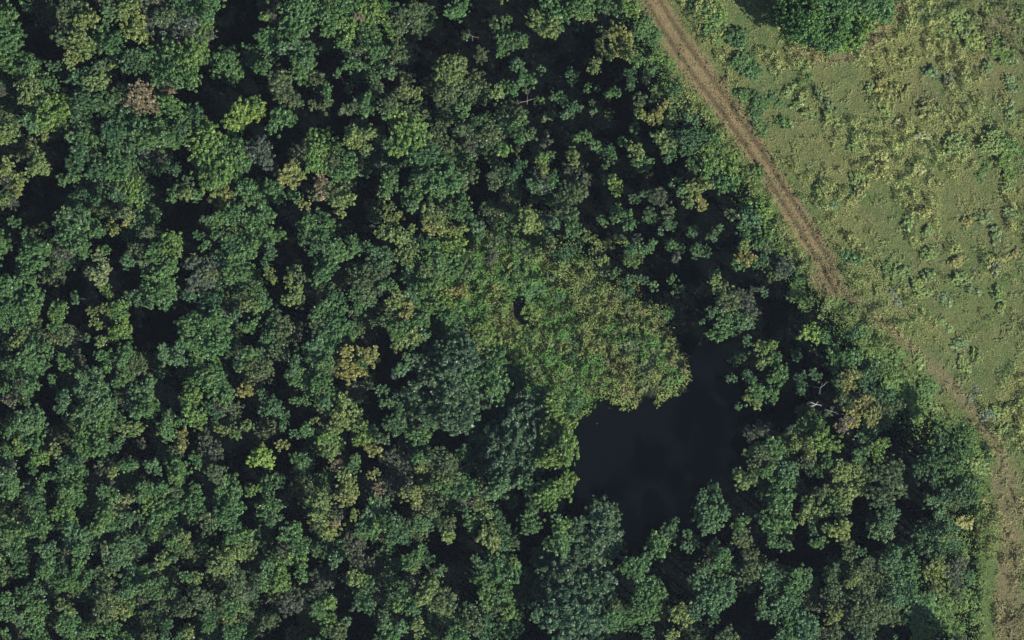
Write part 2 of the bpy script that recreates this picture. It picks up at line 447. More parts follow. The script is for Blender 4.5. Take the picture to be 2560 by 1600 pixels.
TREES = """
T 0 0
4 18 10 g;10 40 15 g;15 57 15 g;30 65 7 g;33 80 13 y;45 79 8 g;44 96 10 g;50 104 14 b;25 116 9 t;40 118 8 b;40 127 7 y;5 122 11 y;2 86 4 n;64 10 8 k;74 3 7 k;80 21 10 y;64 33 11 k;75 40 11 y;74 52 9 y;65 58 6 y;49 60 6 t;100 13 8 t;104 3 9 k;119 8 13 y;124 22 13 y;95 35 11 g;108 43 11 g;142 8 19 n;156 12 9 k;170 7 12 d;192 6 13 g;196 14 6 g;164 30 22 n;193 30 9 b;176 19 9 n;141 50 11 g;160 56 13 g;182 60 16 b;172 72 12 g;146 70 9 g;123 60 11 d;104 57 8 y;90 62 9 k;93 76 10 y;98 85 4 g;72 76 11 d;78 95 12 d;96 96 11 d;118 90 9 k;133 88 14 o;160 83 6 o;160 100 11 b;159 123 16 g;178 115 12 d;122 112 14 d;105 128 11 d;83 135 10 g;75 120 10 d;66 129 4 t;127 130 11 g;142 134 8 g;74 146 10 d;115 146 12 d;199 132 15 b;220 143 14 g;224 111 12 B;215 56 15 gl;235 50 10 gl;33 148 7 y;20 138 10 kl;239 98 6 b;185 35 14 n
T 640 0
43 9 15 g;60 6 14 g;80 7 15 g;106 6 13 b;120 6 8 g;96 16 5 o;84 29 10 b;42 28 11 g;29 34 7 g;24 43 6 t;80 43 8 g;64 22 10 g;7 19 6 b;9 38 9 g;5 52 11 dl;43 50 11 d;42 64 11 g;20 77 10 k;4 62 7 g;107 37 9 g;115 47 9 g;125 28 7 b;143 19 13 k;138 45 8 kl;94 62 8 g;126 65 8 t;115 74 5 t;79 71 5 t;2 102 9 B;26 92 9 kl;40 98 8 k;24 115 11 g;66 90 8 g;66 100 6 k;55 99 5 k;86 83 5 kl;111 85 7 kl;106 100 9 g;123 98 8 k;86 104 6 k;123 109 4 g;146 88 8 y;143 73 6 kl;190 7 9 g;188 56 8 y;180 68 13 y;182 80 10 y;196 62 9 k;213 48 8 k;196 87 9 k;178 93 9 k;193 105 8 g;174 108 10 kl;150 106 11 kl;228 90 6 y;236 36 11 g;235 18 5 g;143 130 17 b;160 133 6 t;147 143 9 g;98 126 10 y;93 137 8 y;103 140 5 y;60 140 13 b;80 139 6 g;90 148 6 g;190 121 8 k;174 128 9 kl;185 140 10 kl;219 127 9 k;205 135 7 nl;239 120 9 t;234 144 6 b;8 145 12 n;164 144 10 d;124 138 6 d
T 1280 0
38 8 15 g;30 25 11 y;42 26 8 y;62 8 14 g;69 17 7 y;91 7 10 d;110 6 8 b;6 37 8 g;4 59 6 t;13 72 8 g;3 82 7 g;101 40 12 Y;91 48 7 y;80 64 7 y;109 43 6 y;117 54 7 b;133 52 7 b;113 75 8 d;93 86 7 g;47 95 8 t;56 106 8 t;77 106 3 t;64 127 8 g;77 138 5 g;104 134 4 g;134 86 7 y;122 95 6 k;122 107 5 y;150 95 8 y;140 103 7 Y;135 115 8 Y;154 115 7 y;168 100 8 y;167 113 8 t;182 104 6 y;140 132 11 y;170 130 13 d;185 133 9 g;119 145 8 y;185 146 9 b;152 146 8 d;5 120 9 g;10 133 7 g;20 126 5 k;31 132 6 nl;29 148 5 b;59 147 6 y;95 149 4 g;150 83 8 g;8 106 6 kl
T 0 400
5 8 8 y;13 18 9 y;14 31 6 Y;4 39 7 y;34 6 9 y;39 5 6 y;65 17 8 g;68 5 8 d;95 7 10 d;110 6 10 g;118 13 6 g;123 29 10 b;127 38 8 b;112 36 7 t;113 50 10 k;118 56 7 Y;109 63 7 y;133 58 8 d;135 68 10 k;70 43 9 dl;70 58 12 t;62 60 7 t;72 70 12 g;85 66 8 g;93 68 5 g;75 80 9 g;60 85 8 n;13 56 6 g;23 70 2 t;30 80 10 g;34 90 12 g;23 95 9 g;33 102 8 g;50 110 10 kl;27 115 8 g;5 120 10 g;15 122 8 g;33 130 11 g;10 140 12 g;26 140 9 g;3 148 8 g;55 138 6 g;55 146 9 b;74 131 6 t;86 141 5 y;93 106 9 p;97 95 8 p;92 113 8 p;100 84 5 g;100 127 7 b;101 138 7 y;114 140 7 b;115 148 8 g;160 78 9 b;164 87 8 b;150 90 10 g;156 100 11 g;142 108 10 t;150 118 12 g;162 120 9 b;136 129 10 t;148 133 11 g;161 132 8 g;128 88 8 k;133 97 6 k;119 95 6 d;121 74 8 dl;167 29 8 g;176 20 6 k;177 30 6 y;184 33 5 g;137 10 6 dl;148 8 5 dl;165 6 7 d;208 23 9 Y;214 30 6 Y;216 39 8 Y;203 3 18 b;224 6 12 g;229 30 9 g;193 56 5 t;206 62 9 g;210 70 8 g;220 53 10 g;235 40 9 g;233 56 11 g;235 70 11 g;234 82 9 g;187 69 5 g;193 78 6 g;218 80 9 d;215 95 13 t;226 96 11 g;220 106 9 g;183 93 5 y;185 109 14 n;196 106 8 k;179 129 6 d;198 140 12 d;205 147 8 d;225 148 6 t;239 140 6 y
T 640 400
34 13 10 Y;39 16 7 y;20 23 9 g;34 35 7 g;47 43 6 Y;60 22 7 o;61 34 4 o;56 3 10 b;88 5 7 g;79 15 9 g;82 40 9 y;82 48 6 y;125 20 9 g;121 28 7 y;137 38 5 b;124 43 5 y;112 43 7 kl;147 27 7 g;154 35 5 g;150 43 6 t;162 43 6 k;110 54 6 tl;162 8 13 g;175 6 10 g;180 20 12 g;167 30 9 g;160 17 8 t;195 48 11 g;201 54 6 g;208 64 6 t;170 57 11 y;164 62 8 Y;176 62 8 y;174 52 6 y;127 54 8 y;121 69 7 y;129 74 9 y;143 70 8 y;194 68 8 y;145 90 9 y;154 80 7 t;168 79 7 g;183 83 11 b;185 95 11 g;170 95 9 g;179 102 9 g;162 104 6 k;227 80 9 kl;226 92 8 nl;222 20 7 k;204 11 6 kl;206 102 5 g;143 110 7 t;152 116 6 t;159 123 10 g;148 126 8 t;132 128 9 y;140 134 9 y;145 142 8 Y;130 139 8 k;164 140 10 g;178 137 11 b;182 145 8 g;108 85 7 t;117 92 9 d;125 90 5 t;119 106 13 k;105 107 8 k;94 107 7 k;104 122 12 k;116 124 7 n;92 126 5 g;102 136 9 g;123 116 8 g;88 83 10 g;79 88 9 g;94 80 5 g;70 88 10 t;64 95 8 g;70 78 8 g;60 82 8 t;66 108 10 g;74 130 8 d;59 123 6 kl;58 64 14 d;66 69 8 g;52 56 7 g;37 104 7 y;34 111 7 y;45 111 5 k;35 128 9 y;13 112 7 y;6 56 9 g;6 70 9 g;18 69 7 g;10 45 8 g;16 84 8 d;11 98 5 g;4 129 7 g;1 140 5 b;10 134 5 g;33 54 10 nl;64 144 11 g;76 143 8 g;54 147 6 g;21 147 8 dl;190 125 8 Y;200 105 8 k
T 1280 400
27 7 8 y;6 10 8 d;19 23 7 t;37 22 6 g;59 28 9 k;60 1 5 y;94 23 7 B;98 30 5 B;89 6 4 t;119 1 5 g;128 3 5 g;117 39 5 t;130 51 5 k;149 48 6 k;134 37 4 nl;124 32 3 tl;96 51 8 g;82 59 6 g;113 58 8 g;145 60 5 t;141 67 4 t;105 74 6 y;150 79 5 g;155 92 4 n;133 82 7 g;115 87 8 g;115 98 6 b;45 45 9 k;54 54 9 k;32 55 5 n;13 55 9 y;19 62 8 y;3 65 4 y;62 64 10 g;40 62 5 t;3 80 5 k;37 78 5 k;13 88 5 k;26 89 5 y;48 86 9 d;59 83 5 k;76 74 7 y;89 79 4 y;81 86 6 y;85 96 6 y;68 95 7 y;69 106 9 y;66 115 7 y;48 99 6 y;87 104 5 k;98 110 6 g;111 113 5 t;123 111 5 t;134 119 4 t;88 121 5 y;74 122 5 k;101 127 4 k;170 66 5 dl;173 85 6 dl;152 115 5 g;190 116 7 y;185 4 9 b;170 8 7 g;174 24 10 y;170 40 7 y;180 38 7 Y;185 27 5 y;160 30 4 t;200 10 11 b;202 23 10 g;235 50 13 b;222 58 10 t;220 70 8 g;235 75 8 g;220 90 8 Y;218 80 5 y;206 129 10 k;220 137 11 n;193 141 7 t;200 148 7 g;237 123 5 t
T 0 800
6 2 7 g;23 3 9 g;20 15 9 y;38 17 7 k;55 4 8 g;60 15 8 k;60 19 5 Y;65 12 6 g;91 6 6 y;97 21 5 y;82 17 4 t;113 6 9 b;112 17 8 b;33 30 11 g;36 40 10 g;24 36 8 g;43 28 7 g;60 38 8 g;46 56 6 g;31 63 8 g;2 64 5 g;9 76 6 n;96 32 5 g;117 31 9 g;103 39 8 g;129 42 7 k;137 46 6 k;115 52 9 g;78 52 7 t;90 52 9 t;86 64 13 t;90 76 14 t;96 85 11 g;80 87 9 t;84 96 14 g;96 100 9 g;80 108 10 g;82 122 11 g;93 116 9 g;75 126 5 g;107 80 4 t;62 72 6 t;60 83 7 t;135 64 10 t;138 76 12 g;130 80 9 t;142 82 8 g;130 89 6 g;125 102 10 y;113 118 8 d;156 28 7 t;160 38 10 t;170 24 6 t;169 39 6 t;186 6 12 g;200 10 15 g;186 20 10 g;204 25 13 g;190 35 10 g;195 48 12 g;190 60 11 g;205 60 10 g;183 72 9 b;205 72 11 g;183 86 10 b;185 93 8 b;170 97 8 g;157 98 8 g;158 88 4 t;158 107 6 g;213 80 9 n;200 87 8 d;218 90 11 kl;213 105 8 y;224 106 5 g;233 101 5 y;173 114 8 Y;169 124 8 k;154 125 7 kl;194 120 13 nl;186 135 7 g;165 142 11 g;144 142 8 t;123 140 8 g;108 144 5 y;95 135 3 t;205 143 8 k;230 64 8 Y;235 33 6 g;233 6 8 g;227 44 5 t;28 95 12 t;23 108 11 g;20 117 8 b;31 100 10 g;6 104 6 g;33 118 6 g;35 134 9 b;29 142 6 g;54 121 7 y;62 140 9 d;70 144 10 g;76 135 5 d;6 148 9 t;132 117 5 nl;239 129 7 b;4 123 6 g;48 148 4 d
T 640 800
23 5 9 k;10 17 7 d;22 28 8 k;6 30 5 t;7 43 8 k;55 6 6 k;78 7 11 g;88 13 8 g;64 15 8 t;74 20 8 g;54 23 8 t;57 34 9 t;64 38 7 g;132 6 10 g;152 8 12 g;143 19 11 y;136 9 7 t;83 32 8 Y;108 30 10 Y;90 53 11 Y;102 43 5 g;35 43 8 t;40 56 9 g;56 54 12 g;60 62 9 g;50 64 8 g;41 77 7 g;6 69 6 d;14 82 9 d;70 69 5 g;66 76 6 t;27 96 7 g;8 101 8 kl;68 88 8 y;80 80 8 y;90 88 11 y;78 95 8 y;72 99 8 y;56 95 4 y;68 112 9 b;73 122 9 y;46 104 6 g;38 110 5 t;27 120 6 Y;4 129 10 B;41 129 8 g;43 139 8 kl;100 108 9 b;112 104 5 t;108 120 8 Y;90 138 6 g;93 131 5 g;85 148 6 y;78 136 6 o;119 112 6 k;121 68 6 t;121 78 6 t;137 45 6 t;144 36 6 t;130 52 3 n;133 96 10 d;133 85 6 t;129 105 7 d;156 108 10 g;164 100 7 t;132 133 14 nl;154 128 6 g;161 139 8 y;175 129 10 k;185 140 11 k;180 148 8 y;113 145 6 Y;172 66 30 D;190 33 17 D;188 94 13 D;218 56 18 G;248 112 33 D
T 1280 800
43 100 13 b;53 118 11 b;40 78 10 b;56 82 8 g;35 130 10 b;195 6 11 g;215 3 9 t;224 18 5 t;236 33 10 y;206 55 5 t;221 52 5 t;230 68 9 g;229 78 8 y;214 82 3 t;225 124 8 y;237 123 7 k;233 140 11 k;220 148 9 y
T 1920 800
37 15 10 B;51 12 8 g;3 24 7 b;11 50 9 g;6 35 6 g;32 60 8 d;45 49 6 t;28 34 5 dl;62 34 10 g;76 38 9 g;66 57 5 k;78 56 8 Y;79 65 6 Y;76 90 9 Y;73 101 8 o;90 80 9 Y;96 87 9 Y;70 76 6 k;57 87 4 k;2 72 7 g;40 98 9 g;56 112 11 b;24 108 7 k;28 120 8 y;39 120 7 y;35 131 7 k;8 122 10 g;106 122 9 b;90 129 8 g;80 137 8 y;70 145 9 y;58 133 7 g;95 140 9 k;113 142 13 k;17 145 9 t;3 143 8 g;165 125 14 d;185 115 12 g;155 133 13 d;175 140 12 g;150 146 11 d;82 15 8 d
T 0 1200
8 5 9 g;6 13 7 g;38 3 8 g;34 20 8 d;33 26 8 d;35 42 9 g;37 49 7 g;30 46 6 t;66 8 10 g;62 15 8 g;68 20 9 g;61 33 10 b;106 11 8 g;98 9 6 t;96 26 7 g;96 36 10 g;104 42 7 g;95 46 6 g;117 25 10 p;120 38 7 t;128 35 6 d;137 12 8 g;144 19 10 b;133 6 5 g;152 35 11 g;156 30 6 b;150 6 8 g;164 2 7 b;166 11 6 k;161 45 6 g;152 52 7 b;172 56 7 y;164 64 8 g;165 72 5 t;184 21 10 g;186 7 5 g;183 32 5 g;214 8 11 g;215 20 12 g;215 33 10 g;210 43 9 g;224 45 6 g;195 34 6 k;194 45 6 k;238 11 6 b;10 40 6 g;10 53 11 g;18 57 6 g;3 59 5 t;13 69 7 g;24 70 6 t;22 85 6 g;44 65 8 t;44 76 9 g;43 85 6 g;4 87 9 k;72 47 11 t;70 58 12 t;71 69 8 g;115 50 9 d;115 62 12 t;108 72 9 t;118 74 9 g;102 65 6 p;130 61 7 t;150 76 8 y;61 82 7 d;78 83 8 g;80 93 8 g;65 99 10 g;64 92 6 g;97 88 6 k;99 98 8 k;108 85 6 k;130 90 11 t;125 100 11 g;140 103 9 g;118 109 6 t;136 85 6 g;150 95 6 t;182 90 7 y;181 100 8 y;178 94 6 g;192 110 9 k;225 56 10 g;232 62 10 y;220 62 9 g;214 79 12 y;220 73 8 y;206 84 7 y;194 64 5 tl;29 101 11 d;37 106 5 t;5 115 8 g;6 124 7 g;64 120 8 y;36 125 10 g;44 121 5 g;16 133 7 t;35 143 10 g;37 149 8 g;63 135 9 g;65 143 10 g;87 141 8 g;78 146 7 g;96 120 10 k;111 124 9 y;123 122 7 b;104 134 8 g;111 147 11 g;104 112 6 k;140 145 7 k;150 119 11 k;170 118 8 k;179 121 6 k;156 132 7 d;157 144 8 d;179 142 6 y;200 130 8 d;201 140 7 g;225 103 11 k;215 119 9 g;223 123 8 b;223 136 9 Y;220 146 10 g;7 147 8 g;239 107 6 d;85 108 4 t;164 109 5 t
T 640 1200
12 20 8 g;14 32 11 g;17 40 7 t;2 10 5 b;15 7 11 dl;60 18 9 y;64 43 11 y;67 50 7 y;59 35 6 g;90 7 9 y;87 15 9 Y;117 6 6 o;147 17 9 Y;150 12 6 y;133 6 13 nl;112 25 10 t;119 24 7 t;107 33 9 t;104 48 9 g;116 46 9 b;90 31 6 y;127 43 10 d;134 52 9 d;154 40 7 g;164 40 6 t;173 5 6 b;180 18 8 k;190 7 12 g;180 38 8 k;216 27 8 y;228 4 11 t;206 40 7 g;198 32 5 t;216 56 11 y;227 60 5 k;180 54 6 y;35 54 11 g;39 62 8 g;34 76 10 b;17 90 11 b;20 98 9 b;9 80 6 t;44 85 8 g;6 96 7 t;42 108 9 k;7 50 10 dl;75 41 4 o;56 62 8 d;90 60 12 nl;100 74 11 nl;128 62 6 g;150 70 10 g;145 76 7 g;148 83 6 y;72 76 7 t;95 90 8 y;101 92 6 b;128 85 9 dl;127 95 7 tl;64 98 12 nl;65 119 9 g;69 118 6 b;60 124 7 g;65 135 9 b;33 118 9 n;27 123 6 n;162 102 11 y;159 111 7 y;176 85 6 t;177 115 10 k;171 123 8 y;142 117 9 g;134 121 6 b;150 122 6 t;137 138 6 t;150 140 8 y;153 131 4 y;103 108 10 d;98 120 10 d;120 133 7 t;123 143 11 g;115 148 6 g;166 148 6 y;186 138 10 g;182 145 7 g;206 130 10 k;217 142 11 d;238 127 6 b;228 72 12 t;235 85 12 g;225 95 14 g;220 108 11 g;231 110 10 g;211 80 8 t;15 134 7 kl;39 144 8 kl;85 134 4 t;75 145 8 k;197 148 6 g
T 1280 1200
8 5 9 t;39 6 10 b;30 18 10 b;54 9 11 b;20 36 9 g;14 44 7 g;48 47 8 b;43 58 10 g;37 66 8 g;42 36 4 t;80 48 22 D;63 92 27 D;62 128 30 D;98 132 9 g;13 87 6 tl;12 113 6 tl;26 128 6 t;24 105 5 tl;108 80 7 g;120 82 11 g;126 74 7 t;145 50 9 t;140 62 10 g;153 42 5 t;127 102 11 g;138 108 9 g;124 120 13 g;120 128 11 g;164 62 6 t;166 51 4 t;186 23 12 t;188 33 11 t;199 28 8 t;187 43 9 t;181 15 5 t;192 63 8 t;196 70 7 g;217 44 8 g;217 53 8 k;226 68 7 k;222 85 9 k;201 85 11 g;203 98 11 t;180 96 10 t;183 86 6 t;190 110 11 t;182 121 10 t;205 108 8 t;198 118 5 t;170 126 6 t;158 128 10 y;160 122 6 Y;148 148 8 y;202 148 9 k;188 133 6 dl;125 145 8 dl;3 60 5 k;2 80 5 b;235 120 8 t
T 1920 1200
14 8 12 g;10 16 6 g;6 33 13 g;9 43 11 g;4 53 8 g;17 62 7 t;44 26 11 y;34 32 7 y;54 10 9 k;70 6 9 y;73 15 9 y;88 6 10 y;64 22 9 g;106 18 10 k;115 8 12 k;70 27 6 k;65 45 10 y;72 41 6 y;45 47 6 t;45 59 7 g;113 37 9 t;104 49 10 t;118 31 5 t;158 25 9 t;185 11 11 d;170 13 7 d;164 52 12 t;170 55 7 y;152 60 13 d;152 70 10 d;74 66 8 k;76 62 5 y;87 65 5 t;64 85 9 k;83 86 8 k;82 97 7 y;97 82 7 k;58 105 8 k;65 96 7 k;116 74 9 t;124 68 9 g;134 75 9 g;120 86 10 t;128 90 12 g;125 102 12 t;120 112 8 t;137 105 7 g;10 88 10 t;24 96 9 g;26 108 9 g;6 102 9 t;13 120 11 t;36 92 8 t;65 123 7 y;60 130 6 y;95 112 11 k;86 130 14 k;83 120 6 k;95 123 8 k;105 124 9 k;86 142 11 k;24 142 10 g;38 132 9 t;40 140 10 t;60 144 9 k;3 130 7 t;160 88 11 y;156 97 8 k"""
BUSHES = """
T 1280 0
126 30 14 g;148 65 9 b;133 68 8 g;180 8 13 g;195 15 12 b;190 30 12 b;215 35 11 g;220 55 12 g;225 70 11 g;218 83 10 g;232 100 11 g;205 143 9 b;235 118 9 g
T 1920 0
85 140 8 y;104 76 9 Y;96 84 6 y;111 106 6 y;132 88 8 Y;145 102 10 Y;158 104 7 y;146 128 7 P;123 115 5 P;178 138 11 y;215 135 13 y;233 138 11 b;185 18 13 y;195 35 12 y;170 30 10 y;220 47 13 b;238 16 6 y;230 60 9 k;20 86 6 y;30 97 6 y;35 76 8 b;34 62 6 y;48 88 6 k;224 76 8 k;233 88 8 k;210 62 8 k;58 100 7 k;150 10 9 k;140 20 9 g;155 68 7 k;60 112 7 y;40 108 6 y;175 75 8 n;15 120 9 b;8 95 9 g;230 105 7 k;205 12 8 y
T 1920 400
90 33 10 Y;150 49 6 Y;148 64 8 y;132 60 6 y;193 60 8 Y;156 88 9 y;176 92 9 Y;127 108 10 y;108 104 9 b;136 120 10 y;153 110 7 y;180 110 10 y;230 90 8 Y;215 100 7 n;220 125 8 y;225 140 8 y;108 3 7 Y;83 17 6 y;95 15 8 y;143 8 6 P;64 43 5 k;48 27 6 b;85 95 7 g;205 10 9 b;225 5 11 b;75 90 6 g;190 125 9 k;165 135 9 k;120 130 9 n;205 55 7 k;230 50 7 k;216 70 7 k;230 20 8 y;6 70 12 b;6 85 8 b;30 97 10 b;29 129 12 b;33 115 8 g;52 138 9 k;74 135 10 b;90 140 9 g;145 125 8 y
T 1920 800
95 18 13 b;108 42 12 g;120 60 14 g;110 78 13 d;135 70 13 g;140 84 12 b;155 68 12 b;160 85 10 y;94 102 12 d;110 96 10 g;165 110 11 g;195 118 10 b;195 138 11 y;208 125 9 g;100 30 9 b;88 30 9 g;125 30 9 g;140 40 9 y;168 5 9 y;178 20 9 k;185 45 9 y;200 30 8 y;215 90 9 y;232 80 9 b;225 105 8 y;195 70 8 n;205 90 8 n
T 1920 1200
180 20 9 g;196 10 11 b;190 42 10 Y;205 38 8 Y;206 23 8 Y;168 82 8 y;182 76 8 y;185 90 10 d;170 120 14 b;185 115 12 b;150 120 12 d;140 130 12 d;160 135 13 b;175 140 13 b;145 145 11 b;190 130 10 g;135 142 9 g;195 100 8 b;185 60 9 g;175 100 9 g
T 1280 400
210 6 10 b;228 13 11 b;25 143 12 b;45 125 8 d;8 108 12 G;20 122 11 G;5 95 8 G;62 128 8 k;75 140 8 k;115 140 8 k;40 110 7 k
T 1280 800
20 12 10 g;55 20 10 G;60 32 9 G;85 15 10 y;110 25 12 k;135 30 10 k;145 22 8 y;100 10 9 y;30 35 10 k;45 50 10 y;70 45 9 g;20 55 10 k;95 55 9 b;120 58 10 k;145 62 8 b;35 25 9 y;125 40 9 n;60 62 8 g;8 25 9 b
T 640 800
190 4 11 b;218 12 12 b;228 30 10 b;235 45 9 g;175 8 8 g
T 640 400
220 110 10 b;236 118 10 g;232 135 9 b;220 140 9 g;205 130 8 y;200 145 9 g"""
THICKET = """
T 1920 0
6 6 9 t;18 8 12 d;34 8 13 d;52 8 13 d;70 6 12 d;86 7 12 d;102 6 11 G;115 5 8 G;14 15 8 g;28 22 12 d;44 24 12 d;62 24 12 d;80 22 12 G;96 22 11 b;36 36 10 g;50 38 10 d;64 40 10 d;80 36 11 b;90 32 9 b;110 16 8 G;60 48 7 G;48 47 6 G"""
# ------------------------------------------------------------------ trees
ALL = parse(TREES)
ALL = [t for t in ALL if t[1] < 1640 and t[0] < 2600]
ALL.sort(key=lambda t: -t[2])
NIND = 298
IND, REST = ALL[:NIND], ALL[NIND:]
SOFT = 'nk'
def tree_height(px, py, k, r):
    h = random.uniform(12.0, 15.0)
    if 'l' in k: h = random.uniform(5.5, 8.0)
    elif px > 1560 and py < 760: h = random.uniform(15.0, 18.0)
    elif k[0] in 'G': h = 11.0
    elif k[0] in 'D': h = 13.0
    return h
def style_of(k): return 'soft' if k[0] in SOFT else 'tree'
GROUP = 'broadleaf trees of the wood round the pond'
labels = make_labels(IND, 'tree', LAND, ('small', 'mid-sized', 'large', 30, 38))
for (px, py, r, k), lab in zip(IND, labels):
    h = tree_height(px, py, k, r); r_m = r * S * 1.3
    p = pick(style_of(k), r_m); s = r_m / p['R']; top = p['Rc'] * 1.1 * s
    hc = h - top
    x, y = world_xy(px, py, hc + top * .6)
    z = float(ground_height(np.array([px]), np.array([py]))[0])
    root = link(bpy.data.objects.new('deciduous_tree', None)); root.empty_display_size = 1
    root.location = (x, y, z); root.rotation_euler = (0, 0, random.uniform(0, 6.283))
    tag(root, lab, 'tree', GROUP)
    c = link(bpy.data.objects.new('crown', proto_mesh(p)), root); c.location = (0, 0, hc)
    e = random.uniform(.82, 1.2); c.scale = (s * e, s / e, s * random.uniform(.9, 1.15))
    c.color = (*jit(KIND[k[0]][0]), 1)
    t = link(bpy.data.objects.new('trunk', proto_trunk(p)), root); t.scale = (s, s, hc / 10.0)

def bulk(items, name, label, cat, heights, style_fn, grow=1.32, dens=1.0, trunks=True):
    Qs = []; Cs = []; TV = []; TF = []; tb = 0
    for (px, py, r, k) in items:
        h = heights(px, py, k, r); r_m = r * S * grow
        p = pick(style_fn(k), r_m); s = r_m / p['R']; top = p['Rc'] * 1.1 * s; hc = max(.0, h - top)
        x, y = world_xy(px, py, hc + top * .6)
        z = float(ground_height(np.array([px]), np.array([py]))[0])
        a = random.uniform(0, 6.283); ca, sa = math.cos(a), math.sin(a)
        Q = p['Q']; col = p['col']
        if dens < 1:
            m = rng.random(len(Q)) < dens; Q = Q[m]; col = col[m]
        q = Q * s; q = np.stack([q[..., 0] * ca - q[..., 1] * sa + x, q[..., 0] * sa + q[..., 1] * ca + y, q[..., 2] + z + hc], -1)
        Qs.append(q); Cs.append(col * np.array(jit(KIND[k[0]][0])))
        if trunks and hc > .5:
            v, f = tube([(x, y, z - .4), (x, y, z + hc * .5), (x, y, z + hc + top * .3)], [.16, .12, .05], 5)
            TV += v; TF += [tuple(i + tb for i in g_) for g_ in f]; tb += len(v)
    me = quad_mesh(name, np.concatenate(Qs), np.concatenate(Cs), M_LEAF)
    o = link(bpy.data.objects.new(name, me)); tag(o, label, cat, kind='stuff')
    if TV:
        tm = py_mesh(name + '_stems', TV, TF, M_BARK); link(bpy.data.objects.new('stems', tm), o)
    return o
bulk(REST, 'small_trees', 'hundreds of small tree crowns packed between the larger trees of the wood', 'small trees', tree_height, style_of)

# the wood goes on beyond the frame
beyond = []
for _ in range(2600):
    px = random.uniform(-420, 2480); py = random.uniform(-330, 1950)
    if -30 < px < 2600 and -30 < py < 1630: continue
    if py < 0 and px > 1500: continue
    rr = random.uniform(20, 46)
    if all((px - b[0]) ** 2 + (py - b[1]) ** 2 > (.8 * (rr + b[2])) ** 2 for b in beyond):
        beyond.append((px, py, rr, random.choice('gggdtkbyt')))
bulk(beyond, 'surrounding_woodland', 'mixed green woodland canopy carrying on past the edges of the view', 'woodland', tree_height, style_of, dens=.8)

# ------------------------------------------------------------------ bushes, one object each
BL = [((1840,80),'the grass left of the thicket'),((2060,60),'the big dark thicket at top'),((2190,210),'the golden bush in the upper meadow'),((2300,260),'the yellow bushes in the upper meadow'),
 ((2450,80),'the upper right corner meadow'),((2160,490),'the golden bush in the middle meadow'),((2315,560),'the twin yellow bushes at mid right'),((2500,400),'the right edge of the meadow'),
 ((2400,640),'the yellow bushes at lower mid meadow'),((1940,590),'the left edge of the track'),((2000,720),'the lower end of the track'),((2250,700),'the meadow below the track end'),
 ((2200,960),'the brush beside the golden tree'),((2360,850),'the faint brown path'),((2350,1100),'the dark gap by the forest edge'),((2440,1300),'the yellow brush at the forest edge'),
 ((2360,1540),'the bright green brush at lower right'),((1310,700),'the dark hole in the marsh'),((1450,840),'the marsh middle'),((1550,960),'the pond shore at the marsh'),
 ((1200,820),'the green strip left of the marsh'),((1700,190),'the left edge of the upper track'),((1900,300),'the right edge of the upper track'),((2480,1000),'the lower right meadow')]
BUSH = parse(BUSHES)
blab = make_labels(BUSH, 'bush', BL, ('small', 'mid-sized', 'broad', 22, 31))
def in_marsh(px, py): return 1000 < px < 1760 and 500 < py < 1060
for (px, py, r, k), lab in zip(BUSH, blab):
    r_m = r * S * 1.1; p = pick('bush', r_m); s = r_m / p['R']
    meadow_b = k in 'YyPkn' and not in_marsh(px, py)
    zs = random.uniform(.4, .65)
    if (2020 < px < 2440 and 740 < py < 1080) or (px > 2200 and py > 1280): zs *= .7; k = {'d': 'G', 'g': 'b'}.get(k, k)
    if in_marsh(px, py): zs *= .8
    z = float(ground_height(np.array([px]), np.array([py]))[0])
    x, y = world_xy(px, py, 1.0)
    root = link(bpy.data.objects.new('bush', None)); root.location = (x, y, max(z, -.3) - .1); root.rotation_euler = (0, 0, random.uniform(0, 6.28)); root.empty_display_size = .5
    tag(root, lab, 'bush', 'bushes of the marsh and meadow' )
    c = link(bpy.data.objects.new('foliage', proto_mesh(p)), root)
    e = random.uniform(.75, 1.3) if meadow_b else random.uniform(.9, 1.1); c.scale = (s * e, s / e, s * zs)
    cc = jit(KIND[k[0]][0] if k != 'Y' else (.215, .225, .075), .14); c.color = (*[v * (1.3 if meadow_b else 1.0) for v in (cc if k not in 'kn' else [q * 1.35 for q in cc])], 1)
    if 'bst' not in PROTO:
        parts = []
        for q in range(7):
            a = q * .9; parts.append(tube([(0, 0, -.3), (.25 * math.cos(a), .25 * math.sin(a), .3), (.55 * math.cos(a), .55 * math.sin(a), .85)], [.05, .035, .012], 5))
        v, f = merge(parts); PROTO['bst'] = py_mesh('stems', v, f, M_BARK)
    st = link(bpy.data.objects.new('stems', PROTO['bst']), root); st.scale = (s, s, s * zs)

